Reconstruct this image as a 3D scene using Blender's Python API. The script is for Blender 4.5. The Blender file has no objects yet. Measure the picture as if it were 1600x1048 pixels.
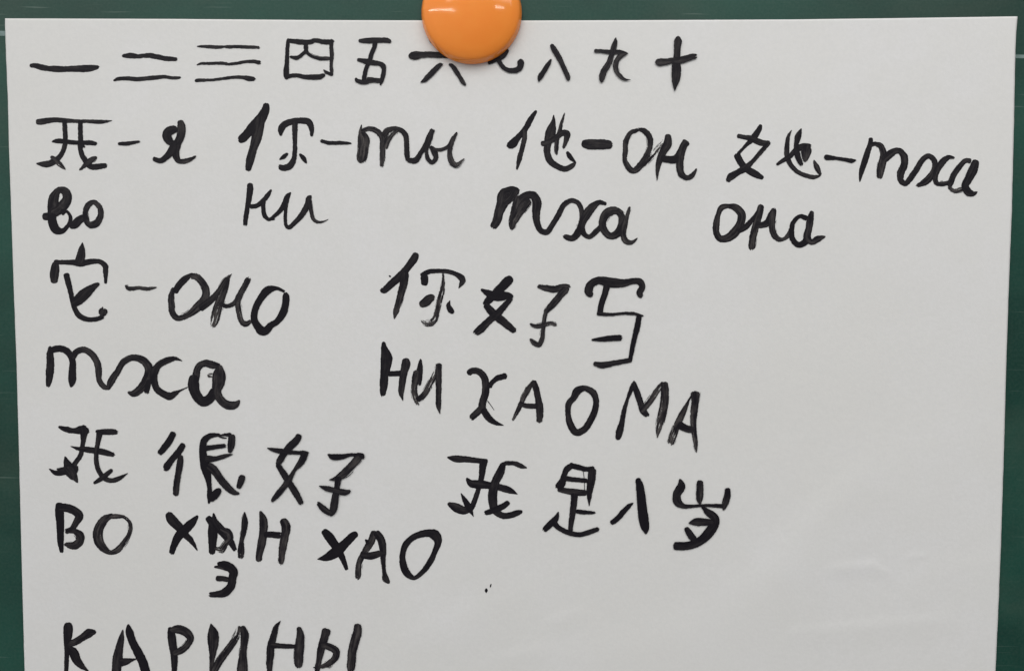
import bpy, math, random
from mathutils import Vector, noise
C = bpy.context.scene.collection
S = bpy.context.scene
R = math.radians
MM = 0.001

# ------------------------------------------------------------------ camera, world, lamps, exposure
W, H = 1600.0, 1048.0              # photograph size
FPX = 1400.0                       # focal length in photograph pixels
PX = 0.2655 * MM                   # size of one pixel on the board
DIST = FPX * PX
TILT = R(3.4)
ZC = 1.30                          # height of the view centre above the floor
cam_d = bpy.data.cameras.new("camera")
cam = bpy.data.objects.new("camera", cam_d)
C.objects.link(cam)
cam_d.sensor_width = 36.0
cam_d.lens = 36.0 * FPX / W
cam_d.clip_start = 0.01
cam_d.clip_end = 50
CAM = Vector((0, -DIST * math.cos(TILT), ZC + DIST * math.sin(TILT)))
cam.location = CAM
cam.rotation_euler = (R(90) - TILT, 0, 0)
S.camera = cam

wd = bpy.data.worlds.new("World")
S.world = wd
wd.use_nodes = True
# the room: pale ceiling and upper walls, dim floor, a little brighter on the left-hand side
_t = wd.node_tree
_g = _t.nodes.new('ShaderNodeTexCoord'); _x = _t.nodes.new('ShaderNodeSeparateXYZ')
_t.links.new(_g.outputs['Generated'], _x.inputs[0])
_r = _t.nodes.new('ShaderNodeMapRange'); _r.interpolation_type = 'SMOOTHSTEP'
for _k, _v in (('From Min', -.5), ('From Max', .7), ('To Min', .34), ('To Max', 1.0)): _r.inputs[_k].default_value = _v
_t.links.new(_x.outputs['Z'], _r.inputs['Value'])
_q = _t.nodes.new('ShaderNodeMapRange'); _q.interpolation_type = 'SMOOTHSTEP'
for _k, _v in (('From Min', -.8), ('From Max', .8), ('To Min', 1.2), ('To Max', .50)): _q.inputs[_k].default_value = _v
_t.links.new(_x.outputs['X'], _q.inputs['Value'])
_m = _t.nodes.new('ShaderNodeMath'); _m.operation = 'MULTIPLY'
_t.links.new(_r.outputs[0], _m.inputs[0]); _t.links.new(_q.outputs[0], _m.inputs[1])
_s = _t.nodes.new('ShaderNodeMath'); _s.operation = 'MULTIPLY'; _s.inputs[1].default_value = 0.87
_t.links.new(_m.outputs[0], _s.inputs[0])
_t.links.new(_s.outputs[0], _t.nodes["Background"].inputs[1])
_t.nodes["Background"].inputs[0].default_value = (0.985, 0.99, 1.0, 1)

def area(name, loc, aim, sx, sy, power, col=(1, 1, 1)):
    l = bpy.data.lights.new(name, 'AREA')
    l.shape = 'RECTANGLE'; l.size = sx; l.size_y = sy
    l.energy = power; l.color = col
    o = bpy.data.objects.new(name, l); C.objects.link(o)
    o.location = loc
    o.rotation_euler = (Vector(aim) - Vector(loc)).to_track_quat('-Z', 'Y').to_euler()
    return o
area("ceiling_lamp", (0.12, -0.85, 2.12), (0.03, 0, ZC + .1), 1.3, 0.6, 7.4, (1.0, 0.985, 0.955))
area("tube_lamp", (-2.15, -3.5, 2.56), (0, 0, ZC + .12), 2.5, 0.025, 13, (1.0, 0.97, 0.90))
area("tube_lamp", (1.40, -3.5, 2.60), (0, 0, ZC + .12), 0.5, 0.025, 3.4, (1.0, 0.97, 0.90))

S.view_settings.view_transform = 'Standard'
S.view_settings.look = 'None'
S.view_settings.exposure = 0.0
S.view_settings.gamma = 1.0

# ------------------------------------------------------------------ photograph pixel -> point on the sheet
def ray(px, py):
    d = Vector(((px - W / 2) / FPX, 1.0, -(py - H / 2) / FPX))
    c, s = math.cos(-TILT), math.sin(-TILT)
    return Vector((d.x, c * d.y - s * d.z, s * d.y + c * d.z))
def at(px, py, off=0.0, surf=None):
    d = ray(px, py)
    h = off
    for _ in range(2 if surf else 1):
        t = (-h - CAM.y) / d.y
        p = CAM + d * t
        if surf: h = surf(p.x, p.z) + off
    p.y = -h
    return p

def plane_px(px, py):
    p = at(px, py); return p.x, p.z
# creases and dents of the sheet: (x0,y0,x1,y1 in pixels, half width px, height mm, shape)
CRE = []
for (a, b, c, d, w, hh, kind) in [
    (1300, 886, 1362, 881, 13, .40, 0), (1362, 881, 1386, 896, 10, .28, 0), (1345, 755, 1190, 905, 48, .6, 0),
    (1418, 868, 1446, 865, 6, .20, 0), (860, 972, 905, 955, 16, .24, 0),
    (780, 1030, 862, 1012, 20, .26, 0), (1240, 988, 1480, 966, 18, .32, 0),
    (1180, 930, 1330, 860, 60, .45, 0), (640, 1010, 820, 930, 50, .35, 0),
    (900, 1040, 1200, 960, 60, .35, 0), (1350, 760, 1480, 700, 80, .35, 0),
    (1450, 900, 1580, 880, 40, .3, 0), (60, 700, 200, 650, 90, .25, 0),
    (1380, 240, 1560, 420, 120, .35, 0)]:
    x0, z0 = plane_px(a, b); x1, z1 = plane_px(c, d)
    CRE.append((x0, z0, x1, z1, w * PX, hh * MM))
MAGX, MAGZ = plane_px(737, 30)
def surf(x, z):
    """distance of the paper's front face from the board"""
    u = x / (790 * PX)
    h = 0.9 * MM + 1.0 * MM * max(0, abs(u) - .55) ** 1.6
    h += 0.7 * MM * noise.noise(Vector((x * 7, z * 7, 3.1))) * 0.6
    h += 0.16 * MM * noise.noise(Vector((x * 26, z * 30, 8.7)))
    r = math.hypot(x - MAGX, z - MAGZ)
    h = 0.45 * MM + (h - 0.45 * MM) * (1 - math.exp(-(r / .055) ** 2))
    for x0, z0, x1, z1, w, hh in CRE:
        dx, dz = x1 - x0, z1 - z0
        t = max(0, min(1, ((x - x0) * dx + (z - z0) * dz) / (dx * dx + dz * dz)))
        qx, qz = x - x0 - t * dx, z - z0 - t * dz
        dd = math.hypot(qx, qz) / w
        if dd < 3:
            side = .5 + .5 * math.tanh(2.2 * qz / w)
            # steep on the upper side, long slope below it
            k = math.exp(-(dd * (.85 + .75 * side)) ** 2)
            h += .62 * hh * k * (0.35 + 0.65 * math.sin(math.pi * (0.12 + .76 * t)))
    return max(h, 0.35 * MM)

# ------------------------------------------------------------------ helpers
def link(name, me, mat, parent=None):
    o = bpy.data.objects.new(name, me); C.objects.link(o)
    if mat: me.materials.append(mat)
    if parent: o.parent = parent
    return o
def empty(name, loc, label, cat):
    o = bpy.data.objects.new(name, None); C.objects.link(o)
    o.location = loc; o['label'] = label; o['category'] = cat
    o.empty_display_size = .02
    return o
def interp(tab, v):
    if v <= tab[0][0]:
        (a, b), (c, d) = tab[0], tab[1]
    elif v >= tab[-1][0]:
        (a, b), (c, d) = tab[-2], tab[-1]
    else:
        for i in range(len(tab) - 1):
            if tab[i][0] <= v <= tab[i + 1][0]:
                (a, b), (c, d) = tab[i], tab[i + 1]; break
    return b + (d - b) * (v - a) / (c - a)

class NT:
    """small node helper"""
    def __init__(s, name):
        s.m = bpy.data.materials.new(name); s.m.use_nodes = True
        s.t = s.m.node_tree; s.b = s.t.nodes["Principled BSDF"]
    def n(s, kind, **kw):
        nd = s.t.nodes.new(kind)
        for k, v in kw.items():
            if k.startswith('i_'):
                key = k[2:].replace('_', ' ')
                nd.inputs[key].default_value = v
            else: setattr(nd, k, v)
        return nd
    def l(s, a, b): s.t.links.new(a, b)
    def math(s, op, a, b=None, clamp=False):
        nd = s.t.nodes.new('ShaderNodeMath'); nd.operation = op; nd.use_clamp = clamp
        for i, v in enumerate((a, b)):
            if v is None: continue
            if isinstance(v, (int, float)): nd.inputs[i].default_value = v
            else: s.l(v, nd.inputs[i])
        return nd.outputs[0]
    def noise(s, vec, scale, detail=3, rough=.5, mapping=None, dist=0):
        if mapping:
            mp = s.t.nodes.new('ShaderNodeMapping')
            mp.inputs['Scale'].default_value = mapping[0]
            if len(mapping) > 1: mp.inputs['Rotation'].default_value = mapping[1]
            s.l(vec, mp.inputs['Vector']); vec = mp.outputs[0]
        nd = s.t.nodes.new('ShaderNodeTexNoise')
        nd.inputs['Scale'].default_value = scale
        nd.inputs['Detail'].default_value = detail
        nd.inputs['Roughness'].default_value = rough
        nd.inputs['Distortion'].default_value = dist
        s.l(vec, nd.inputs['Vector'])
        return nd.outputs['Fac']
    def ramp(s, fac, a, b, lo=0.0, hi=1.0):
        nd = s.t.nodes.new('ShaderNodeMapRange'); nd.interpolation_type = 'SMOOTHSTEP'
        for i, v in zip(('From Min', 'From Max', 'To Min', 'To Max'), (a, b, lo, hi)):
            if isinstance(v, (int, float)): nd.inputs[i].default_value = v
            else: s.l(v, nd.inputs[i])
        s.l(fac, nd.inputs['Value'])
        return nd.outputs[0]
    def mix(s, fac, a, b):
        nd = s.t.nodes.new('ShaderNodeMix'); nd.data_type = 'RGBA'
        for i, v in ((0, fac), (6, a), (7, b)):
            if isinstance(v, (int, float, tuple)): nd.inputs[i].default_value = v
            else: s.l(v, nd.inputs[i])
        return nd.outputs[2]

# ------------------------------------------------------------------ materials
def mat_paper():
    m = NT("paper")
    co = m.n('ShaderNodeTexCoord').outputs['Object']
    big = m.noise(co, 9, 4, .6)
    mid = m.noise(co, 60, 4, .6)
    fine = m.noise(co, 700, 3, .6)
    c = m.mix(m.ramp(big, .35, .65), (0.705, 0.700, 0.682, 1), (0.722, 0.718, 0.718, 1))
    c = m.mix(m.ramp(mid, .3, .7, 0, .6), c, (0.70, 0.695, 0.68, 1))
    c = m.mix(m.ramp(fine, .25, .75, 0, .42), c, (0.65, 0.65, 0.64, 1))
    # a few tiny grey specks in the pulp
    vo = m.n('ShaderNodeTexVoronoi', i_Scale=38.0); m.l(co, vo.inputs['Vector'])
    sp = m.ramp(vo.outputs['Distance'], .012, .03, 1, 0)
    gate = m.ramp(m.noise(co, 14, 2), .56, .62)
    c = m.mix(m.math('MULTIPLY', m.math('MULTIPLY', sp, gate), .55), c, (0.35, 0.34, 0.34, 1))
    m.l(c, m.b.inputs['Base Color'])
    m.b.inputs['Roughness'].default_value = .62
    m.b.inputs['Specular IOR Level'].default_value = .35
    bp = m.n('ShaderNodeBump', i_Strength=.32, i_Distance=.0003)
    f2 = m.noise(co, 420, 5, .65)
    m.l(m.math('ADD', f2, m.math('MULTIPLY', mid, .9)), bp.inputs['Height'])
    m.l(bp.outputs[0], m.b.inputs['Normal'])
    return m.m
def mat_ink():
    m = NT("brushed_ink")
    br = m.n('ShaderNodeAttribute', attribute_name='brush').outputs['Vector']
    ia = m.n('ShaderNodeAttribute', attribute_name='ink')
    sep = m.n('ShaderNodeSeparateColor'); m.l(ia.outputs['Color'], sep.inputs[0])
    v, dry, rnd = sep.outputs[0], sep.outputs[1], sep.outputs[2]
    av = m.math('ABSOLUTE', m.math('MULTIPLY', m.math('SUBTRACT', v, .5), 2))
    streak = m.noise(br, 1.0, 3, .55, mapping=((.12, 1.5, 1),))
    wash = m.noise(br, 1.0, 2, .5, mapping=((.22, .45, 1),))
    co = m.n('ShaderNodeTexCoord').outputs['Object']
    g = m.noise(co, 1400, 3, .6)
    light = m.math('ADD', m.ramp(streak, .42, .72, 0, .75), m.ramp(wash, .40, .70, 0, .45))
    light = m.math('MULTIPLY', light, m.math('ADD', m.math('MULTIPLY', dry, 2.7), m.math('MULTIPLY', rnd, .28)))
    light = m.math('MULTIPLY', light, m.ramp(av, .62, .92, 1, .12), clamp=True)
    light = m.math('MULTIPLY', light, m.ramp(g, .25, .7, .75, 1.1), clamp=True)
    c = m.mix(light, (0.0058, 0.0046, 0.0078, 1), (0.110, 0.099, 0.095, 1))
    m.l(c, m.b.inputs['Base Color'])
    m.b.inputs['Roughness'].default_value = .48
    m.b.inputs['Specular IOR Level'].default_value = .16
    bp = m.n('ShaderNodeBump', i_Strength=.25, i_Distance=.0002)
    m.l(m.math('ADD', streak, m.math('MULTIPLY', g, .4)), bp.inputs['Height'])
    m.l(bp.outputs[0], m.b.inputs['Normal'])
    # bristle gaps where the brush ran dry
    gap = m.noise(br, 1.0, 4, .6, mapping=((.14, 1.5, 1),))
    tooth = m.noise(co, 1900, 2, .5)
    gg = m.math('ADD', gap, m.math('MULTIPLY', m.math('SUBTRACT', tooth, .5), .28))
    gg = m.math('ADD', gg, m.math('MULTIPLY', m.ramp(av, .55, 1.0), .05))
    th = m.math('SUBTRACT', .82, m.math('MULTIPLY', dry, .84))
    th2 = m.math('ADD', th, .05)
    m.l(m.ramp(gg, th, th2, 1, 0), m.b.inputs['Alpha'])
    return m.m
def mat_board():
    m = NT("green_chalkboard_enamel")
    co = m.n('ShaderNodeTexCoord').outputs['Object']
    dust = m.noise(co, 6, 5, .6, mapping=((1, 1, 1.5), (0, .35, 0)))
    wipe = m.noise(co, 10, 5, .62, mapping=((1, 1, 1.8), (0, -.5, 0)), dist=.4)
    grit = m.noise(co, 900, 3, .6)
    scr = m.noise(co, 30, 2, .4, mapping=((1, 1, 30), (0, 1.05, 0)))
    scr2 = m.noise(co, 34, 2, .4, mapping=((1, 1, 26), (0, -.18, 0)))
    c = m.mix(m.ramp(dust, .35, .68, 0, 1), (0.0035, 0.034, 0.024, 1), (0.0075, 0.066, 0.046, 1))
    c = m.mix(m.ramp(wipe, .46, .78, 0, .24), c, (0.085, 0.10, 0.076, 1))
    c = m.mix(m.ramp(grit, .3, .75, 0, .07), c, (0.14, 0.19, 0.16, 1))
    c = m.mix(m.ramp(scr, .66, .78, 0, .26), c, (0.25, 0.31, 0.28, 1))
    c = m.mix(m.ramp(scr2, .70, .78, 0, .08), c, (0.25, 0.31, 0.28, 1))
    m.l(c, m.b.inputs['Base Color'])
    m.l(m.ramp(dust, .3, .7, .34, .46), m.b.inputs['Roughness'])
    m.b.inputs['Specular IOR Level'].default_value = .30
    bp = m.n('ShaderNodeBump', i_Strength=.12, i_Distance=.0003)
    m.l(grit, bp.inputs['Height']); m.l(bp.outputs[0], m.b.inputs['Normal'])
    return m.m
def mat_chalk():
    m = NT("faded_rule_paint")
    co = m.n('ShaderNodeTexCoord').outputs['Object']
    f = m.noise(co, 160, 4, .6)
    m.l(m.mix(m.ramp(f, .3, .7), (0.10, 0.16, 0.145, 1), (0.17, 0.24, 0.23, 1)), m.b.inputs['Base Color'])
    m.b.inputs['Roughness'].default_value = .6
    return m.m
def mat_orange():
    m = NT("orange_plastic")
    co = m.n('ShaderNodeTexCoord').outputs['Object']
    f = m.noise(co, 90, 4, .6)
    c = m.mix(m.ramp(f, .3, .7), (0.97, 0.275, 0.034, 1), (0.98, 0.30, 0.040, 1))
    sc = m.noise(co, 60, 2, .5, mapping=((1, 7, 1), (.3, .2, .9)))
    c = m.mix(m.ramp(sc, .70, .78, 0, .3), c, (0.55, .12, .02, 1))
    m.l(c, m.b.inputs['Base Color'])
    m.l(m.ramp(f, .3, .7, .07, .11), m.b.inputs['Roughness'])
    m.b.inputs['Subsurface Weight'].default_value = .0
    m.b.inputs['Subsurface Radius'].default_value = (1, .35, .1)
    m.b.inputs['Subsurface Scale'].default_value = .006
    bp = m.n('ShaderNodeBump', i_Strength=.06, i_Distance=.0006)
    m.l(m.noise(co, 130, 3, .5), bp.inputs['Height']); m.l(bp.outputs[0], m.b.inputs['Normal'])
    tr = m.n('ShaderNodeBsdfTranslucent'); tr.inputs[0].default_value = (1.0, .55, .16, 1)
    mx = m.n('ShaderNodeMixShader'); mx.inputs[0].default_value = .07
    out = m.t.nodes['Material Output']
    m.l(m.b.outputs[0], mx.inputs[1]); m.l(tr.outputs[0], mx.inputs[2]); m.l(mx.outputs[0], out.inputs['Surface'])
    return m.m
def mat_ferrite():
    m = NT("dark_ferrite")
    co = m.n('ShaderNodeTexCoord').outputs['Object']
    m.l(m.mix(m.noise(co, 600), (0.03, 0.03, 0.032, 1), (0.06, 0.058, 0.056, 1)), m.b.inputs['Base Color'])
    m.b.inputs['Roughness'].default_value = .6
    return m.m
M_PAPER, M_INK, M_BOARD, M_RULE = mat_paper(), mat_ink(), mat_board(), mat_chalk()
M_ORANGE, M_FERRITE = mat_orange(), mat_ferrite()

# ------------------------------------------------------------------ chalkboard behind everything
board = empty("chalkboard", (0, 0, ZC - .6), "dark green enamelled chalkboard with chalk smears behind the white paper", "chalkboard")
def box(name, x0, x1, y0, y1, z0, z1, mat, parent, bev=0, seg=1):
    v = [(x, y, z) for x in (x0, x1) for y in (y0, y1) for z in (z0, z1)]
    f = [(0, 1, 3, 2), (4, 6, 7, 5), (0, 4, 5, 1), (2, 3, 7, 6), (0, 2, 6, 4), (1, 5, 7, 3)]
    me = bpy.data.meshes.new(name); me.from_pydata(v, [], f)
    o = link(name, me, mat, parent)
    if bev:
        b = o.modifiers.new("b", 'BEVEL'); b.width = bev; b.segments = seg
    return o
box("panel", -.75, .75, 0, .012, .1, 1.1, M_BOARD, board, .001)
# faded horizontal rule printed on the board, seen left and right of the sheet
def strip(name, pts_px, w0, w1, off, mat, parent):
    vs = []
    n = 40
    (xa, ya), (xb, yb) = pts_px
    for i in range(n + 1):
        t = i / n
        x, y, w = xa + (xb - xa) * t, ya + (yb - ya) * t, w0 + (w1 - w0) * t
        for s in (-1, 1):
            p = at(x, y + s * w / 2 + .5 * noise.noise(Vector((i * .7, s * 3, 1))), off)
            vs.append(p - parent.location)
    fs = [(2 * i, 2 * i + 1, 2 * i + 3, 2 * i + 2) for i in range(n)]
    me = bpy.data.meshes.new(name); me.from_pydata(vs, [], fs)
    return link(name, me, mat, parent)
strip("guide_line", ((-60, 51), (1660, 90)), 8, 5.5, .04 * MM, M_RULE, board)

# ------------------------------------------------------------------ sheet of paper
PO = at(737, 100)
poster = empty("paper_sheet", (PO.x, 0, PO.z), "white paper sheet with black brushed Chinese and Cyrillic handwriting pinned under an orange magnet", "paper")
LEFT = [(29, 7.5), (60, 8.6), (100, 10), (160, 12.5), (230, 14), (300, 16.5), (450, 21.5), (570, 26), (700, 29.5), (900, 34.5), (1048, 38.5), (1150, 42)]
RIGHT = [(27, 1590), (60, 1587.5), (90, 1586.3), (200, 1584.2), (330, 1581), (450, 1576.3), (570, 1572.3), (700, 1568.8), (850, 1564), (950, 1560), (1048, 1555.5), (1150, 1551)]
TOP = [(8, 29.2), (270, 30), (500, 31.8), (660, 32.3), (800, 32.6), (1000, 31.9), (1240, 30.8), (1400, 28.8), (1590, 26)]
def build_sheet():
    nx, ny = 520, 370
    vs, fs = [], []
    for j in range(ny + 1):
        y0 = 29 + (1150 - 29) * j / ny
        for i in range(nx + 1):
            u = i / nx
            x = interp(LEFT, y0) * (1 - u) + interp(RIGHT, y0) * u
            y = y0 + (interp(TOP, x) - 29) * (1 - j / ny)
            if i in (0, nx): x += .35 * noise.noise(Vector((i, y * .05, 0)))
            vs.append(at(x, y, 0, surf) - poster.location)
    for j in range(ny):
        for i in range(nx):
            a = j * (nx + 1) + i
            fs.append((a, a + nx + 1, a + nx + 2, a + 1))
    me = bpy.data.meshes.new("sheet"); me.from_pydata(vs, [], fs)
    me.polygons.foreach_set('use_smooth', [True] * len(fs))
    o = link("sheet", me, M_PAPER, poster)
    s = o.modifiers.new("thickness", 'SOLIDIFY'); s.thickness = .13 * MM; s.offset = -1
    return o
build_sheet()

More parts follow.
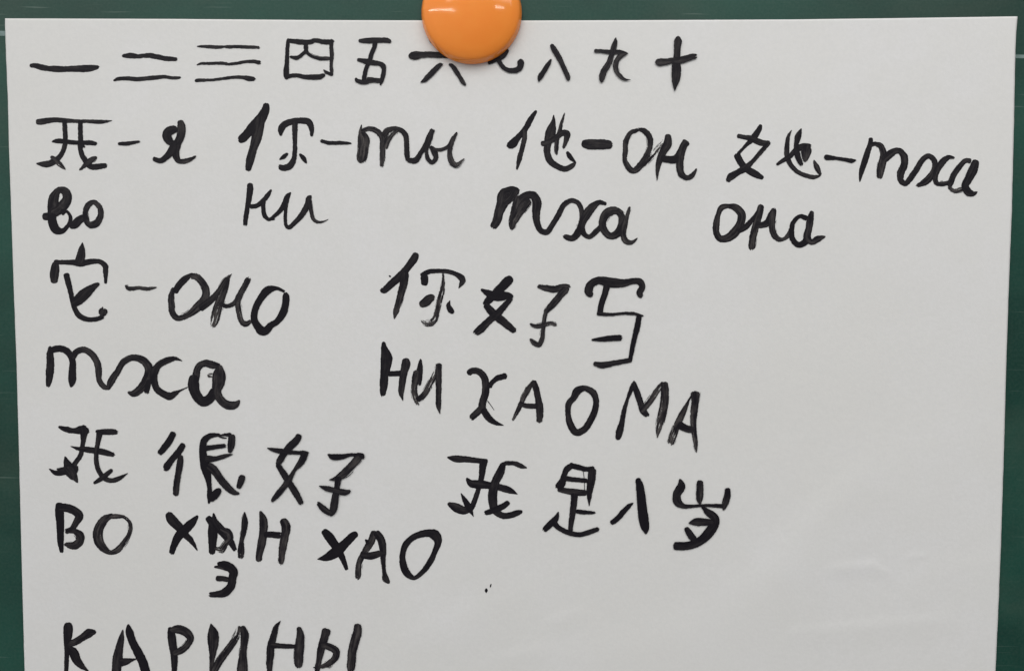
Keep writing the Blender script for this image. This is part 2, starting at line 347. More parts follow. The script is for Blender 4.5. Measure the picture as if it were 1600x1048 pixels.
# ------------------------------------------------------------------ handwriting
# T x0 y0 scale : coordinates that follow are enlarged-crop pixels of the sheet
# W text        : the word or group a character belongs to
# C kind glyph  : starts one character; every following line is one brush stroke x,y,width ... [@dryness]
INK = """
T 0 30 8
W in the row of numerals at the top
C c 一
372,585,40 440,583,58 520,605,68 600,618,60 700,625,74 800,627,66 900,623,70 1000,622,78 1100,617,80 1180,607,62 1238,598,30 @.05
T 160 30 8
C c 二
245,462,26 300,458,52 380,460,62 440,466,50 520,460,50 600,457,56 680,472,58 800,495,54 870,500,50 935,503,44
138,773,20 190,750,40 250,743,44 350,745,48 430,752,50 520,745,48 650,733,50 780,722,40 860,735,36 940,735,34 980,730,24
T 300 30 8
C c 三
62,342,14 120,343,28 240,348,40 340,352,38 400,346,28 450,349,38 540,345,36 680,350,40 760,352,36 845,357,34
58,575,10 110,557,28 230,556,32 380,552,36 470,565,32 560,552,34 690,532,36 770,530,38 830,543,46 858,547,36
35,775,26 60,768,38 200,762,30 270,760,30 400,742,32 520,728,36 640,730,42 720,745,60 790,750,40
T 430 30 8
C c 四
165,250,38 155,330,44 150,430,46 145,560,52 138,650,66 140,710,64 145,755,40
145,264,38 250,280,54 350,288,60 430,288,56 500,268,48 600,285,56 680,285,54 735,275,30
700,255,44 702,350,46 707,450,46 700,560,38 705,650,40 712,712,20
140,725,50 200,708,46 280,705,46 360,722,50 480,726,62 570,718,56 620,690,36
600,632,8 632,662,34 680,685,34 716,705,24
382,300,50 384,360,50 382,400,46 350,430,40 310,465,40 270,485,48 230,482,40 180,468,20
385,400,46 420,440,36 480,475,34 560,492,42 640,490,38 690,490,30 @.15
C c 五
1042,272,36 1100,272,54 1200,268,66 1320,265,60 1400,268,56 1448,288,36
1250,280,60 1240,350,52 1205,430,50 1180,520,50 1140,610,50 1120,690,50 1105,770,50
1025,505,34 1070,515,44 1160,535,66 1240,548,58 1310,560,52 1350,590,62 1358,640,50 1345,720,50 1325,790,40 1315,830,8
1375,660,10 1378,680,14
1008,733,16 1020,765,44 1070,785,50 1130,785,56 1200,768,50 1320,768,56
1145,745,30 1190,748,36 1260,760,36
T 620 30 8
C c 六
370,180,8 400,235,16 430,290,24 450,308,12
148,468,36 190,460,84 250,455,96 300,448,72 400,443,68 500,448,68 600,450,70 720,460,70 @.05
295,792,8 350,760,50 420,690,62 490,620,60 540,575,50 568,560,34 @.08
650,566,24 685,580,44 740,650,52 790,730,46 830,800,40 862,832,12 @.18
C c 七
1140,555,34 1200,520,60 1260,480,86 1320,440,96 1365,410,60 1392,380,28
1270,480,50 1285,540,50 1330,600,50 1380,635,50 1440,645,58 1500,635,66 1545,590,68 1545,530,74 1540,503,44
T 740 30 8
C c 八
814,785,8 830,730,56 880,650,54 930,570,50 972,503,18
970,316,40 1000,370,60 1060,470,64 1110,570,56 1150,660,56 1180,730,52 1185,770,34
T 900 30 8
C c 九
228,398,44 320,402,40 420,412,52 500,412,52 570,418,50 652,432,12
500,230,8 490,290,50 470,370,60 440,470,58 400,570,66 350,650,74 325,730,70 320,792,34 @.14
640,434,12 560,460,56 510,520,56 495,590,60 510,660,48 560,720,46 610,755,30 684,760,4 @.14
C c 十
1275,215,36 1275,270,88 1268,350,78 1262,450,76 1255,560,98 1255,650,106 1250,740,98 1240,820,60 1235,900,6
995,535,60 1050,540,84 1120,535,72 1200,520,64 1300,515,76 1380,495,76 1450,470,66 1510,465,54 @.06
T 40 170 5.239
W at the left of the second line
C c 我
85,108,34 120,108,46 230,92,38 320,97,36 400,102,28 500,103,26 620,108,30 708,98,5
318,90,34 322,170,36 325,230,36 318,310,36 295,370,36 250,420,44 200,448,50 150,455,44 88,448,10 @.08
448,95,36 448,180,36 450,250,38 448,320,36 465,385,40 500,440,42 540,475,44 600,472,44 665,464,34
215,270,14 260,265,34 320,268,36 400,277,32 480,278,34 540,280,36 583,290,24
205,392,22 240,415,30 280,455,36 325,497,12 @.15
582,396,18 545,415,40 495,455,36 440,502,12 @.1
465,300,24 486,316,14
C d -
756,287,22 830,285,30 935,268,16
C l я
1265,95,36 1275,150,62 1270,220,62 1245,280,58 1230,340,56 1235,400,50 1260,430,36 1320,424,36 1370,404,24 1394,386,10 @.05
1240,165,50 1185,178,66 1155,210,66 1170,255,62 1205,282,44 1240,270,40
1218,290,56 1190,350,56 1150,395,46 1105,425,40 1042,408,30
W beneath the left end of the second line
C l в
138,880,50 190,880,60 230,850,50
215,880,64 226,800,84 232,730,76 275,665,46 325,680,64 340,735,70 310,790,80 270,830,70 220,860,70 @.05
290,850,60 335,840,24 368,890,28 350,950,28 300,1000,40 250,990,66 220,930,66 215,860,66
C l о
358,950,50 400,948,64 440,910,60 500,880,50
500,925,40 488,850,40 512,790,44 560,765,36 608,812,40 612,880,46 575,940,56 530,950,50 490,920,34 @.16
T 350 150 5.239
W in the pair НИ-ТЫ of the second line
C c 你
345,60,40 340,110,60 300,190,80 240,260,86 190,310,66 150,350,64 118,365,44
300,170,70 285,260,76 265,350,76 240,430,60 215,520,62 195,614,40
465,328,14 468,275,50 495,235,50 560,210,46 620,203,44 690,212,50 715,260,40 718,332,22
580,215,44 580,290,40 580,370,34 580,450,34 570,520,38 540,572,50 490,590,46 446,578,34
453,522,8 490,497,32 522,470,18
618,474,18 650,510,34 674,550,16
C d -
790,366,24 850,383,28 960,385,28 1042,388,12
T 540 150 5.239
C l т
130,235,6 120,290,22 116,360,30 115,450,34 115,520,40 130,548,18 @.22
130,300,44 155,350,70 150,430,70 140,500,66 135,545,30 @.22
130,290,30 190,268,36 250,285,40 300,340,46 302,420,40 300,500,38 295,580,24 @.12
308,330,44 340,285,44 395,268,34 450,280,36 490,320,40 500,400,38 502,470,40 510,535,30
325,430,34 345,360,44 390,300,40 430,288,20 @.28
C l ы
505,525,34 570,528,44 620,460,34 665,390,44 690,330,46 715,272,34 @.05
700,330,36 672,400,36 662,450,26 672,510,32 705,545,28 738,510,36 722,450,44 692,412,20
715,435,20 780,440,26 840,412,26 880,350,30 912,298,14 @.05
890,330,30 862,400,36 852,470,36 872,545,44 905,565,36 972,512,5 @.2
T 340 270 5.239
W beneath the hyphenated pair of the second line
C l н
265,86,42 266,130,48 258,200,44 245,280,38 232,360,36 225,434,30
262,277,34 320,270,34 370,230,34 410,185,34 440,138,14
378,225,30 374,290,32 385,350,34 420,382,26 470,350,28 520,300,36 550,240,36 572,195,40 598,160,10
420,383,18 468,380,14
C l и
575,175,40 562,260,28 555,340,26 558,420,26 580,448,30 640,400,36 700,330,44 735,260,44 750,205,40 767,186,14 @.05
745,215,40 765,310,30 785,380,28 820,403,22 870,398,12 907,380,2 @.15
T 750 160 5.239
W in the pair meaning he of the second line
C c 他
462,68,20 420,130,40 370,220,44 310,290,46 260,345,64 222,358,40
365,225,36 365,290,36 345,380,36 320,470,36 303,552,12
603,103,6 600,160,34 580,240,76 556,330,58 550,410,50 575,480,50 640,528,44 700,545,42 760,515,34 782,488,10 @.05
712,403,22 740,450,36 787,497,6
692,86,4 672,150,18 650,240,30 630,320,32 625,390,30 628,432,8 @.15
500,342,40 560,325,36 620,290,40 680,250,44 712,260,50 705,310,38 682,378,16 @.1
C d -
833,332,46 880,343,72 960,345,76 1030,345,72 1083,350,54
T 960 160 5.239
C l о
195,222,24 240,232,40 285,280,44 292,360,38 255,450,44 200,530,50 155,562,42 110,525,44 85,470,34 90,400,38 95,320,40 135,250,36 195,225,28 @.16
165,570,16 240,505,36 320,425,36 400,330,34 455,258,16 @.42
C l н
440,262,40 435,340,64 402,400,56 375,460,50 355,540,34 349,640,5 @.06
380,455,50 440,468,52 500,465,60 540,420,60 572,340,54
595,316,64 565,360,50 545,430,54 535,510,56 550,590,48 600,618,36 640,595,34 674,542,10 @.05
W meaning she near the right end of the second line
C c 她
1200,183,26 1180,230,42 1130,300,46 1070,360,24 1010,425,26
998,420,50 1040,500,50 1090,550,50 1150,585,54 1218,622,30
1005,275,36 1060,285,34 1130,300,46 1200,330,46 1275,335,34
1262,336,30 1200,405,34 1130,485,32 1070,540,50 1000,580,46 950,612,54 923,648,26
T 1120 170 5.239
612,175,5 585,230,26 575,310,36 575,380,40 600,450,36 660,515,32 740,550,32 800,560,30 852,545,10
795,420,12 820,480,40 850,542,20 @.08
490,460,20 540,425,30 600,390,34 640,345,40 700,310,46 772,300,24
745,288,30 735,340,76 725,390,56 722,436,20 @.16
692,162,8 668,220,46 652,290,36 655,350,44 670,410,40 697,464,32
C d -
880,395,34 900,398,40 980,405,26 1060,418,28 1110,426,30 1142,420,6
T 1300 170 5.239
W in тха at the right end of the second line
C l т
318,238,30 315,280,36 290,360,44 265,440,46 240,520,36 227,600,8
315,300,36 350,288,32 400,305,40 422,370,50 412,440,60 398,500,60 388,570,40 @.12
420,425,50 460,385,60 510,350,50 550,345,44 590,390,54 590,460,54 562,530,56 565,590,44 600,612,40 640,572,44 690,500,44 740,420,42 790,388,38 835,420,40 842,480,44 820,540,54 760,600,50 695,630,24 @.06
C l х
1005,402,10 960,397,32 910,430,50 865,500,44 845,560,40 860,612,34 930,612,34 975,600,30 @.1
C l а
1140,430,40 1095,425,36 1040,480,42 995,545,44 972,605,44 958,640,34 @.04
955,640,26 1000,672,30 1070,655,36 @.22
1182,420,48 1155,500,70 1115,580,60 1090,630,56 1120,685,56 1160,695,36 1190,680,8
T 740 240 5.239
W in тха beneath the middle of the second line
C l т
262,285,50 250,345,100 238,400,90 208,480,70 190,550,66 155,610,50 @.05
250,310,50 320,300,60 370,325,56
345,300,60 310,360,50 250,420,40 @.12
375,350,66 355,420,70 335,510,70 318,570,60 315,624,26 @.14
380,380,60 430,345,60 490,345,60 518,400,70 512,480,60 518,560,50 550,630,42 600,642,44 640,590,40 690,510,42 740,420,40 800,385,36 855,405,36 885,470,38 888,560,50 860,640,56 810,692,46 760,684,40 735,672,22 @.1
455,375,60 410,430,70 370,490,60 335,560,44 @.2
C l х
1088,414,24 1030,400,36 970,440,60 925,500,66 890,580,46 900,650,40 945,682,34 1000,640,40 1050,590,36 @.05
C l а
1225,490,30 1150,466,60 1090,490,66 1055,560,56 1070,630,54 1120,675,50 1180,650,60 1215,580,60 1210,510,50 1180,480,40 @.1
1278,435,18 1260,500,28 1238,580,40 1225,660,44 1245,715,44 1290,728,34 1342,692,6 @.15
1180,455,10 1240,490,10 @.3
T 1080 270 5.239
W in она beneath the right half of the second line
C l о
300,272,30 360,284,54 412,340,62 400,420,62 350,495,70 300,532,60 240,540,50 206,490,48 207,410,50 222,340,36 250,285,44 310,270,30 @.06
C l н
385,485,30 450,440,44 500,385,34 550,320,34 575,265,40
575,262,44 555,350,50 528,440,52 505,530,54 495,626,50 @.12
525,425,50 580,428,46 630,405,56 662,345,60 682,292,32
675,300,40 662,380,54 662,450,46 680,510,46 720,545,36 760,540,26 800,505,36 815,455,26 @.1
C l а
950,375,40 890,357,30 840,400,34 822,470,38 832,545,42 880,590,44 935,562,50 955,500,44
990,313,26 975,380,52 965,450,50 950,530,56 985,568,40 1035,543,48 1098,520,14 @.05
T 50 360 5.239
W meaning it at the left of the third line
C c 它
182,432,46 182,370,68 190,300,62 195,255,40
180,258,34 280,262,36 340,262,44 390,270,50 470,257,44 550,255,36 598,290,42 602,350,36 603,434,18
413,98,6 408,150,46 402,200,64 385,262,70
278,350,44 295,420,44 315,500,38 330,570,36 350,640,38 390,700,42 460,728,36 540,722,34 585,700,36
582,700,36 582,665,68 585,633,50 @.1
550,434,24 500,465,50 430,520,82 370,575,76 330,598,50
C d -
763,448,12 790,475,30 870,470,26 950,478,26 1020,466,8 @.1
T 230 370 5.239
W in оно of the third line
C l о
375,300,20 310,345,50 250,410,50 225,460,40
210,415,16 198,480,44 198,550,50 208,625,46 250,665,44 330,640,44 420,570,70 475,500,62 478,430,56 450,370,50 400,325,50 350,325,40 @.16
C l н
430,590,50 520,520,50 590,440,40 640,360,34 692,303,4 @.1
672,315,14 645,400,44 605,500,60 572,600,68 550,690,62 535,735,36 @.24
595,545,30 650,567,32 710,545,34 760,470,44 800,400,44 832,336,42 @.14
825,340,30 780,440,36 742,540,40 752,620,40 775,695,40 810,712,42 852,686,20 @.2
C l о
1125,448,18 1060,422,28 990,435,60 925,510,52 882,600,50 877,680,52 910,740,60 940,770,70 975,765,60 1010,725,50 1060,695,46 1110,625,58 1132,550,52 1135,485,50 1130,455,24
T 570 380 5.239
W in the large greeting in the middle of the third line
C c 你
420,78,40 410,115,56 350,200,54 290,270,60 220,330,56 155,385,46 126,378,30
330,240,60 322,310,60 300,400,54 275,490,46 255,560,42 240,620,6 @.12
485,344,50 490,310,54 485,265,64
460,270,40 520,235,36 600,227,32 680,232,32 750,255,36 800,300,48 768,370,6
640,245,14 642,310,20 635,380,36 610,470,42 590,560,42 575,620,46 540,652,46 490,652,38 458,628,6 @.30
450,508,44 500,480,68 535,450,62 570,442,40
697,468,6 685,510,34 705,550,42 726,572,26
C c 好
1205,280,50 1170,310,70 1110,370,66 1060,420,60 1010,470,56 980,505,40
985,500,44 1050,572,62 1120,630,60 1180,680,52 1232,722,40
950,376,14 1000,405,46 1060,430,70 1120,432,70 1170,430,54 1208,450,44
1200,445,36 1150,505,44 1080,580,54 1010,640,52 950,700,60 900,740,46 @.08
T 780 400 5.239
313,250,22 380,262,46 450,272,50 520,255,52 575,265,56 @.1
550,268,60 510,310,52 460,370,52 405,430,44 380,460,30 @.1
388,435,36 370,510,30 360,600,30 350,680,36 325,725,36 280,705,36 253,676,14 @.14
252,553,12 300,575,30 370,562,34 420,550,30 470,560,30 @.22
C c 写
765,325,30 735,300,60 745,240,60 810,200,56 900,215,74 1010,222,60 1100,205,44 1150,210,50 1172,250,46 1150,300,48 1165,340,30
885,230,50 865,310,46 838,390,44 822,478,40
800,468,30 850,474,28 920,478,24 1000,470,20 1090,470,24 1182,490,12
1145,482,40 1130,580,44 1105,680,38 1085,780,34 1070,868,26
756,685,14 840,680,36 920,672,44 1004,668,44
772,878,28 840,892,48 940,875,40 1080,850,34
T 50 500 5.239
W in тха at the left of the fourth line
C l т
148,213,20 148,270,50 150,350,58 146,430,60 138,500,46 130,547,26
140,255,44 200,235,50 260,240,50 310,280,50 332,340,48 330,420,56 328,500,56 318,548,16
330,310,50 360,262,46 420,242,46 480,270,48 530,340,50 545,410,50 550,490,40 590,545,40 632,560,24 @.08
C l х
625,570,20 645,505,54 700,420,46 750,340,48 830,307,48 910,330,56 958,400,64 940,480,64 890,560,62 830,600,50 782,590,14 @.05
960,490,44 945,550,40 935,600,36
1230,334,4 1175,315,28 1120,325,46 1040,365,50 1000,430,60 1000,490,50 1020,560,50 1080,605,52 1130,622,56 1170,600,40 1210,578,16 1278,546,5 @.04
T 180 520 5.239
C l а
860,268,24 800,262,56 730,248,50 680,280,50 662,350,54 655,410,50 @.12
645,345,60 640,420,84 660,500,74 720,562,72 780,530,70 815,460,60
858,262,24 852,330,92 846,400,96 832,480,66 870,555,60 930,592,64 985,585,54 1020,550,12 @.06
755,345,14 780,350,36 802,352,20 @.35
T 570 520 5.239
W in НИ at the middle of the fourth line
C l Н
152,73,24 160,130,50 178,200,88 172,270,78 160,350,62 155,430,60 146,517,36
190,335,40 240,333,40 300,330,44
330,208,46 337,250,66 318,330,56 305,420,50 298,490,40 312,555,5
C l И
456,213,12 452,280,40 445,350,50 435,430,44
425,310,50 412,380,50 405,460,44 415,530,44 438,590,24 @.26
425,550,40 480,510,44 530,430,44 575,340,46 600,255,40 @.26
605,250,44 605,340,44 605,430,44 603,520,40 603,600,34 616,664,4 @.16
W in ХАО МА at the middle of the fourth line
C l Х
842,335,44 880,310,48 940,320,50 980,370,54 990,430,56 985,500,56 962,580,56 965,625,60
965,605,50 910,660,50 866,700,44
965,620,50 1010,690,50 1070,735,34 1138,757,3
1162,350,46 1100,365,44 1050,395,36 1015,445,40
1005,555,6 1030,590,4 1060,632,3
C l А
1385,388,18 1350,440,36 1300,530,36 1260,620,34 1210,714,16 @.2
1380,392,34 1400,450,46 1415,520,46 1430,600,54 1432,680,52 1425,732,40 @.06
1262,572,30 1320,595,36 1410,598,40
T 840 560 5.239
C l О
380,238,40 325,265,60 295,320,48 255,370,46 250,450,40 265,530,50 315,603,52 380,580,50 430,510,50 470,420,48 478,340,44 455,280,50 410,250,44 370,240,40
C l М
655,662,36 670,600,54 690,520,40 710,420,34 740,320,24 775,230,34 790,180,8 @.05
790,190,20 812,270,46 842,360,46 868,430,50 905,472,30
850,435,40 920,350,44 980,260,42 1030,200,36 @.2
1040,193,50 1042,290,60 1035,380,64 1015,480,64 995,560,44 980,648,5 @.24
C l А
1258,300,6 1220,380,26 1180,460,44 1140,550,50 1110,630,52 1085,699,54 @.22
1290,270,74 1290,350,56 1280,440,54 1275,530,44 1284,620,38 1295,700,30 1302,768,4 @.2
1150,535,60 1200,565,54 1250,580,50 1285,578,34
T 60 640 5.239
W at the left of the fifth line
C c 我
163,138,18 230,160,44 290,172,40 350,165,64 415,175,36
362,127,44 372,180,60 368,240,40 360,300,34 345,370,36 305,430,36 270,480,50 200,510,46 140,515,36 88,483,10
216,380,8 232,430,50 262,495,84 292,545,54 322,596,10
262,298,6 330,318,30 400,325,44 480,335,44 550,350,46 622,370,28
468,175,20 530,180,42 600,180,44 646,182,34
502,185,50 490,250,38 475,340,34 475,430,36 495,500,36 540,560,36 600,578,36 660,560,34 732,518,4
605,488,26 560,525,36 510,565,36 452,602,18
150,484,14 200,490,44 250,490,80 300,485,60 322,462,10
232,470,60 270,520,80 285,570,30
C c 很
1108,182,44 1080,240,50 1030,310,50 985,362,40
1190,278,40 1150,340,50 1090,410,46 1040,475,54 1022,482,36
1165,370,36 1158,440,50 1145,520,46 1130,610,48 1124,702,42
T 300 650 5.239
230,152,20 150,160,40 102,195,50 88,260,52 94,340,60 112,420,74 130,500,50 142,580,34 144,650,40 137,715,10
210,162,12 260,152,18 320,155,40
328,148,44 322,220,56 310,300,30
215,165,6 250,175,12 285,180,6
110,262,40 180,252,36 275,240,30
110,350,60 200,345,36 270,325,30 332,310,8
130,400,60 180,440,60 230,510,56 290,580,54 340,620,42 387,634,16
145,690,40 180,650,60 215,612,50 235,594,24
415,482,46 400,530,50 378,592,34
C c 好
880,148,40 860,190,52 800,250,56 750,310,48 720,360,50 696,402,30
698,390,36 750,470,48 800,550,48 850,630,50 898,718,36
615,260,8 690,280,34 770,290,36 850,298,28 920,298,30 958,298,6
930,292,50 895,370,50 840,440,26 800,510,40 750,580,44 700,640,44 650,698,22 @.1
1110,310,10 1150,332,44 1230,330,40 1300,315,24 1350,318,30
1340,318,40 1390,330,48 1408,342,24
1370,335,60 1310,400,56 1240,470,56 1180,510,40 1122,520,6 @.14
1225,515,3 1280,490,4 1322,450,3
1200,495,50 1185,590,42 1170,680,56 1155,770,52 1135,818,16
1140,800,40 1080,760,46 1028,708,30
1038,570,6 1100,590,40 1180,608,40 1250,622,46 1297,612,20
T 690 680 5.239
W at the right half of the fifth line
C c 我
45,178,10 110,190,50 200,195,46 290,205,40 378,215,40
345,200,64 335,270,52 325,350,42 300,440,36 275,520,38 245,590,40 210,625,30 @.05
52,553,24 110,585,64 180,612,62 255,602,24 @.05
158,472,6 190,530,36 225,590,46 262,665,3
203,348,14 240,390,52 320,400,62 400,410,52 480,425,50 560,450,46 622,480,4
490,240,30 540,225,32 600,230,34 650,250,34 698,265,8
505,230,40 480,300,62 440,380,62 420,460,68 420,550,66 440,615,54 500,655,46 570,650,46 620,632,42 662,622,22
552,543,34 500,580,46 430,610,44 353,637,36
C c 是
1080,235,40 1022,280,46 998,340,40 980,395,60 942,432,50
950,435,40 1030,455,44 1110,465,50 1190,470,40
1060,247,40 1120,260,40 1180,275,36 1250,272,40
1235,270,56 1228,350,60 1216,430,50 1209,500,34 1208,578,4
1005,350,38 1080,360,36 1195,370,34
1158,285,4 1168,360,4 1170,450,4
1088,475,50 1082,560,48 1070,650,44 1058,740,36 1055,792,30
1098,620,32 1170,628,34 1257,632,18
957,623,6 935,680,44 890,725,48 836,777,40
910,705,50 960,755,38 1040,795,38 1130,810,36 1210,790,38 1288,762,32
T 900 690 5.239
C c 八
285,665,36 330,635,40 390,570,40 440,520,30 470,498,6
503,297,34 520,350,54 532,440,66 542,540,70 555,640,74 568,710,56 574,755,10
C c 岁
850,302,12 862,360,62 826,430,60 832,490,64 880,525,38 960,525,24 1050,520,22 1140,522,28 1205,525,34
1015,316,46 1015,390,54 1012,460,52 1016,512,12 @.12
1240,378,36 1240,430,48 1225,490,50 1205,558,14 @.1
1025,525,10 1080,575,50 1135,620,60 1135,665,70 1090,740,74 1030,800,66 960,838,60 880,852,62 798,850,60
922,664,10 980,655,58 1040,655,56 1120,660,44
900,700,36 930,750,50 970,805,50
T 60 760 5.239
W in ВО on the sixth line
C l В
172,130,54 172,200,66 178,290,60 180,380,54 182,460,46 192,540,26
165,165,60 240,175,62 300,200,62 335,240,62 310,290,50 270,345,36 218,352,14
220,372,24 290,362,40 340,400,64 335,450,62 290,482,60 212,470,20 @.14
C l О
610,228,26 540,270,60 492,350,72 490,430,74 530,500,58 590,537,34 650,515,46 700,450,32 748,370,28 750,300,26 700,248,24 640,242,36 590,245,36 @.16
765,300,4 768,350,4 740,430,5 690,500,5 @.2
W in the corrected word ХЫН with a small Э below it
C l Х
1063,210,44 1085,260,72 1150,330,66 1200,390,52 1250,440,40 1302,522,8
1305,236,16 1260,290,56 1200,350,72 1150,400,66 1110,480,50 1088,552,40
T 250 770 5.239
C l Ы
385,195,44 430,250,64 432,320,74 430,400,62 425,500,44
437,163,10 450,230,44 490,290,64 540,350,60 580,400,50 618,470,30
500,290,30 560,325,54 575,370,46 530,420,44 500,460,50 450,450,20 @.24
693,153,5 694,230,46 686,310,42 668,390,34 664,460,50 660,533,44 @.2
C l Н
820,146,16 845,220,60 845,320,60 830,420,62 812,500,50 808,558,46 @.08
850,335,40 920,340,46 990,345,50
1000,212,50 1030,270,68 1022,350,60 1005,440,58 995,520,46 990,582,34 @.14
C l Э
443,603,14 500,605,30 560,620,40
470,572,22 540,590,62 600,640,66 592,700,60 580,760,60 530,812,64 460,827,46 403,832,36 @.05
458,697,42 510,699,40 560,707,36
T 460 780 5.239
W in ХАО on the sixth line
C l Х
235,250,46 280,300,68 330,370,64 380,450,50 410,520,36 430,575,26
515,275,40 480,297,56 410,365,66 350,420,84 270,470,60 188,488,6
C l А
655,258,50 630,340,54 575,430,48 533,510,42 522,590,46 518,647,40 @.18
665,262,50 710,330,58 725,420,50 728,500,34 735,590,30 750,650,44 778,684,20 @.12
540,458,34 630,460,56 700,442,44 748,445,20
580,326,12 602,352,34
C l О
1100,272,56 1150,290,78 1175,340,58 1152,420,40 1110,510,44 1050,590,38 980,640,32 920,600,54 890,530,52 886,450,42 910,370,48 970,310,46 1040,282,50 1110,272,56
T 60 908 7.485
W of the word at the foot of the sheet
C l К
345,478,70 348,540,102 345,620,96 338,700,78 335,780,60 332,860,50 328,960,50 325,1070,40
674,590,30 600,600,92 520,650,78 430,705,72 350,735,60 @.12
350,765,50 410,830,100 450,920,90 510,990,62 585,1048,14 @.05
C l А
988,560,10 970,660,60 945,780,84 925,900,106 915,1000,100 910,1080,100 @.06
1050,498,20 1060,570,76 1100,700,84 1160,820,92 1220,940,98 1260,1080,98
950,950,90 1040,930,66 1125,908,20 1242,884,12
T 230 908 7.485
C l Р
262,532,36 282,620,84 295,720,88 310,820,78 318,920,72 315,1070,50
270,570,50 360,557,92 450,590,92 505,660,78 470,740,66 400,800,76 300,840,60 @.1
C l И
745,490,10 768,600,110 772,720,112 765,840,72 755,940,50 760,1060,60 @.08
775,1060,70 850,920,78 930,810,78 1010,700,72 1060,600,60 1078,522,34 @.26
1113,518,46 1140,620,86 1130,740,76 1120,850,76 1115,950,104 1110,1070,124 @.16
T 400 908 7.485
C l Н
288,456,4 235,530,50 205,640,70 175,750,80 165,870,78 158,960,70 158,1075,50 @.08
170,745,60 270,750,54 370,755,50 470,758,40
497,530,40 518,620,80 510,740,98 500,860,98 498,950,92 498,1008,60 @.1
C l Ы
825,550,100 810,620,88 780,720,84 755,820,78 735,920,58 720,1000,60 712,1075,40 @.08
760,740,60 850,760,72 935,815,76 925,890,70 860,950,60 780,990,46 668,1005,10 @.16
840,1000,30 900,960,20 960,900,14 @.45
1185,495,70 1188,580,92 1155,700,96 1125,820,92 1118,920,90 1110,1000,90 1112,1052,60 @.1
T 700 860 10.479
W on the empty paper below the fifth line
C s .
625,614,24 628,650,46 626,688,16
C s .
707,538,6 698,570,20 691,599,8
T 570 380 5.239
W beside the greeting in the third line
C s .
198,264,10 205,270,14 214,275,8
"""
def catmull(P, step):
    out = []
    n = len(P)
    for i in range(n - 1):
        p0 = P[i - 1] if i > 0 else tuple(2 * a - b for a, b in zip(P[0], P[1]))
        p1, p2 = P[i], P[i + 1]
        p3 = P[i + 2] if i + 2 < n else tuple(2 * a - b for a, b in zip(P[-1], P[-2]))
        L = math.hypot(p2[0] - p1[0], p2[1] - p1[1])
        # centripetal knots keep tight corners from looping
        def kn(a, b): return max(1e-4, math.hypot(b[0] - a[0], b[1] - a[1]) ** .5)
        t0 = 0; t1 = t0 + kn(p0, p1); t2 = t1 + kn(p1, p2); t3 = t2 + kn(p2, p3)
        m = max(2, int(L / step))
        for k in range(m + (1 if i == n - 2 else 0)):
            t = t1 + (t2 - t1) * k / m
            q = []
            for a, b, c, d in zip(p0, p1, p2, p3):
                A1 = (t1 - t) / (t1 - t0) * a + (t - t0) / (t1 - t0) * b
                A2 = (t2 - t) / (t2 - t1) * b + (t - t1) / (t2 - t1) * c
                A3 = (t3 - t) / (t3 - t2) * c + (t - t2) / (t3 - t2) * d
                B1 = (t2 - t) / (t2 - t0) * A1 + (t - t0) / (t2 - t0) * A2
                B2 = (t3 - t) / (t3 - t1) * A2 + (t - t1) / (t3 - t1) * A3
                q.append((t2 - t) / (t2 - t1) * B1 + (t - t1) / (t2 - t1) * B2)
            out.append(q)
    return out

KX = 9
rng = random.Random(5)
def stroke(vs, fs, att, pts, dry, z0, sid):
    Q = catmull(pts, 1.3)
    n = len(Q)
    if n < 3: return
    U = [0.0]
    for i in range(1, n): U.append(U[-1] + math.hypot(Q[i][0] - Q[i - 1][0], Q[i][1] - Q[i - 1][1]))
    L = U[-1]
    base = len(vs)
    rnd = rng.random()
    ra, rb = .34 * pts[0][2], .34 * pts[-1][2]
    closed = math.hypot(pts[0][0] - pts[-1][0], pts[0][1] - pts[-1][1]) < 2.5 and len(pts) > 6
    mmp = PX / MM
    for i, (x, y, w) in enumerate(Q):
        a, b = Q[max(0, i - 2)], Q[min(n - 1, i + 2)]
        tx, ty = b[0] - a[0], b[1] - a[1]
        tl = math.hypot(tx, ty) or 1
        nx, ny = -ty / tl, tx / tl
        w = max(w * 1.10 + .15, .4)
        e = 1.0
        if not closed:
            if U[i] < ra: e *= math.sqrt(max(0, 1 - (1 - U[i] / ra) ** 2)) * .5 + .5
            if L - U[i] < rb: e *= math.sqrt(max(0, 1 - (1 - (L - U[i]) / rb) ** 2)) * .5 + .5
        for k in range(KX):
            v = k / (KX - 1) * 2 - 1
            edge = 0
            if abs(v) > .9:
                edge = .42 * noise.noise(Vector((U[i] * .22, v * 7, sid * 1.7))) \
                     + (.42 + 1.1 * dry) * noise.noise(Vector((U[i] * .75, v * 7, sid * 1.7)))
                edge *= min(1, w / 4)
            hw = (w * .5 * e + edge) * v
            fr = 0
            if not closed:
                # bristles start and lift off unevenly
                jag = noise.noise(Vector((v * 2.4, sid * 2.3, 1))) * min(2.2, w * .3) * (1.3 + 3.5 * dry)
                if U[i] < 3: fr = -abs(jag) * .6 * (1 - U[i] / 3) * (1 - v * v * .6)
                if L - U[i] < 3: fr += (jag * 1.2 + .2) * (1 - (L - U[i]) / 3) * (1 - v * v * .6)
            p = at(x + nx * hw + tx / tl * fr, y + ny * hw + ty / tl * fr, (z0 + .016 * U[i] / max(L, 1)) * MM, surf)
            vs.append(p - poster.location)
            # the brush runs drier towards the end of the stroke
            d = dry * (.55 + .75 * U[i] / max(L, 1))
            att.append((U[i] * mmp, hw * mmp, sid * 3.7 + .5, v * .5 + .5, min(1, d), rnd))
    for i in range(n - 1):
        for k in range(KX - 1):
            a = base + i * KX + k
            fs.append((a, a + KX, a + KX + 1, a + 1))
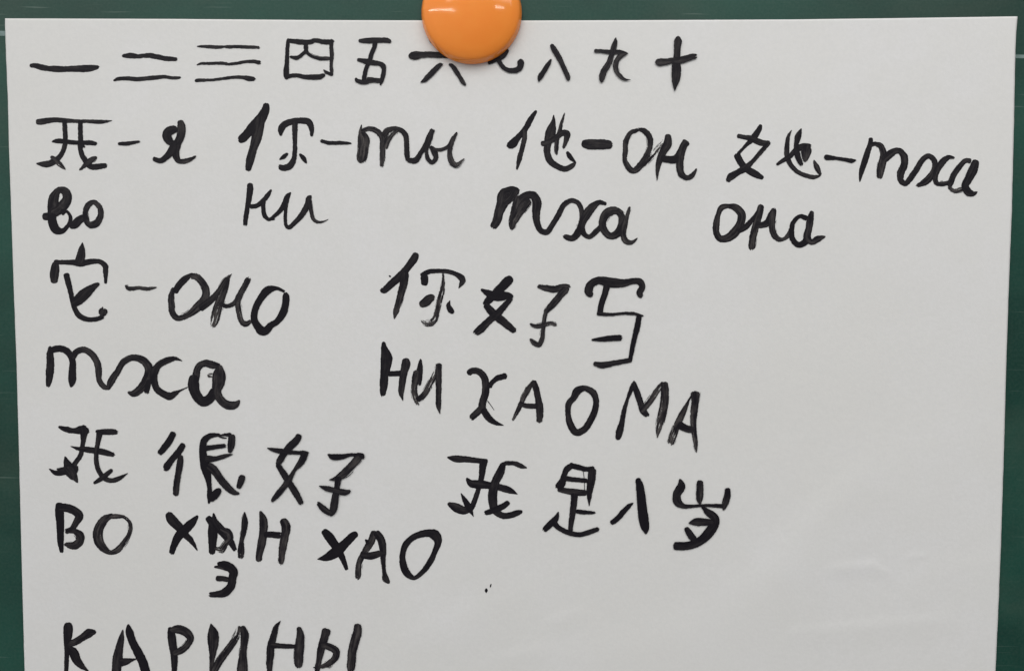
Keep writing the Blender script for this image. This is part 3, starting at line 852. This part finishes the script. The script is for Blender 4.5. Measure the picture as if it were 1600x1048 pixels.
def finish(name, label, vs, fs, att):
    if not vs: return
    me = bpy.data.meshes.new(name); me.from_pydata(vs, [], fs)
    me.attributes.new('brush', 'FLOAT_VECTOR', 'POINT')
    me.attributes.new('ink', 'FLOAT_COLOR', 'POINT')
    me.attributes['brush'].data.foreach_set('vector', [c for t in att for c in t[:3]])
    me.attributes['ink'].data.foreach_set('color', [c for t in att for c in (t[3], t[4], t[5], 1.0)])
    me.polygons.foreach_set('use_smooth', [True] * len(fs))
    o = link(name, me, M_INK, poster)
    o['label'] = label
hr = random.Random(9)
KIND = {'c': 'chinese_character', 'l': 'cyrillic_letter', 'd': 'dash', 's': 'ink_speck'}
def write_all():
    tx = ty = 0; sc = 1; word = ''
    cur = None; z = .1; sid = 0
    for ln in INK.strip().splitlines():
        ln = ln.strip()
        if not ln: continue
        if ln[0] == 'T':
            _, a, b, c = ln.split(); tx, ty, sc = float(a), float(b), float(c)
        elif ln[0] == 'W':
            word = ln[2:]; z = .06
        elif ln[0] == 'C':
            if cur: finish(*cur)
            _, k, g = ln.split()
            noun = {'c': 'black brushed Chinese character %s' % g, 'l': 'black brushed Cyrillic letter %s' % g,
                    'd': 'short black brushed dash', 's': 'tiny black ink speck'}[k]
            cur = (KIND[k], noun + ' ' + word, [], [], [])
        else:
            dry = 0.0
            if '@' in ln:
                ln, d = ln.split('@'); dry = float(d)
            pts = []
            for t in ln.split():
                x, y, w = (float(q) for q in t.split(','))
                pts.append((tx + x / sc, ty + y / sc, w / sc))
            sid += 1
            stroke(cur[2], cur[3], cur[4], pts, dry, z, sid)
            if dry >= .1 and len(pts) > 2:      # stray bristle tracks beside a dry stroke
                for q in range(1 + int(dry * 10)):
                    n = len(pts); a = hr.randrange(0, n - 1); b = min(n - 1, a + hr.choice((1, 1, 2)))
                    side = hr.choice((-1, 1)); hp = []
                    for x, y, w in pts[a:b + 1]:
                        i = [p[:2] for p in pts].index((x, y))
                        e, f = pts[max(0, i - 1)], pts[min(n - 1, i + 1)]
                        dx, dy = f[0] - e[0], f[1] - e[1]; dl = math.hypot(dx, dy) or 1
                        o = side * (w * .53 + .5 + .5 * q % 1.4)
                        hp.append((x - dy / dl * o, y + dx / dl * o, .5))
                    if len(hp) == 2 and math.hypot(hp[0][0] - hp[1][0], hp[0][1] - hp[1][1]) < 4: continue
                    t = hr.uniform(0, .35)
                    hp[0] = (hp[0][0] + (hp[1][0] - hp[0][0]) * t, hp[0][1] + (hp[1][1] - hp[0][1]) * t, .25)
                    hp[-1] = (hp[-1][0] + (hp[-2][0] - hp[-1][0]) * t, hp[-1][1] + (hp[-2][1] - hp[-1][1]) * t, .2)
                    stroke(cur[2], cur[3], cur[4], hp, .35, z + .004, sid + q * .13)
            z += .018
    finish(*cur)
write_all()

# ------------------------------------------------------------------ orange magnet
def magnet():
    # outline circle seen in the photograph: centre (737,19), radius 78 px at the rim, rim stands ~4 mm off the board
    rad = 76.6 * PX
    c = at(737, 21, 1.2 * MM)
    mg = empty("round_magnet", (c.x, 0, c.z), "round glossy orange plastic magnet holding the top edge of the paper", "magnet")
    y0 = surf(c.x, c.z) + .15 * MM
    prof = [(0.80, y0 + .2 * MM), (0.95, y0 + .08 * MM), (0.99, y0 + .2 * MM), (1.0, 1.3 * MM), (.998, 2.0 * MM), (.985, 3.2 * MM), (.968, 4.3 * MM),
            (.95, 5.0 * MM), (.925, 5.5 * MM), (.88, 6.05 * MM), (.80, 6.75 * MM), (.68, 7.45 * MM), (.55, 8.05 * MM),
            (.42, 8.5 * MM), (.28, 8.8 * MM), (.14, 9.0 * MM), (0, 9.05 * MM)]
    # refine profile
    pr = catmull([(a * 20, b / MM, 0) for a, b in prof], .45)
    N = 128
    vs, fs = [], []
    for (a, b, _) in pr[:-1]:
        for k in range(N):
            t = 2 * math.pi * k / N
            vs.append((rad * a / 20 * math.cos(t), -b * MM, rad * a / 20 * math.sin(t)))
    m = len(pr) - 1
    vs.append((0, -pr[-1][1] * MM, 0))
    for i in range(m - 1):
        for k in range(N):
            k2 = (k + 1) % N
            fs.append((i * N + k, i * N + k2, (i + 1) * N + k2, (i + 1) * N + k))
    for k in range(N): fs.append(((m - 1) * N + k, (m - 1) * N + (k + 1) % N, m * N))
    me = bpy.data.meshes.new("cap"); me.from_pydata(vs, [], fs)
    me.polygons.foreach_set('use_smooth', [True] * len(fs))
    link("cap", me, M_ORANGE, mg)
    vs, fs = [], []
    for (r, y) in ((.74, y0 + .1 * MM), (.74, y0 + 3 * MM)):
        for k in range(64):
            t = 2 * math.pi * k / 64
            vs.append((rad * r * math.cos(t), -y, rad * r * math.sin(t)))
    for k in range(64): fs.append((k, (k + 1) % 64, 64 + (k + 1) % 64, 64 + k))
    fs.append(tuple(range(64))); fs.append(tuple(range(127, 63, -1)))
    me = bpy.data.meshes.new("magnet_core"); me.from_pydata(vs, [], fs)
    link("magnet_core", me, M_FERRITE, mg)
magnet()
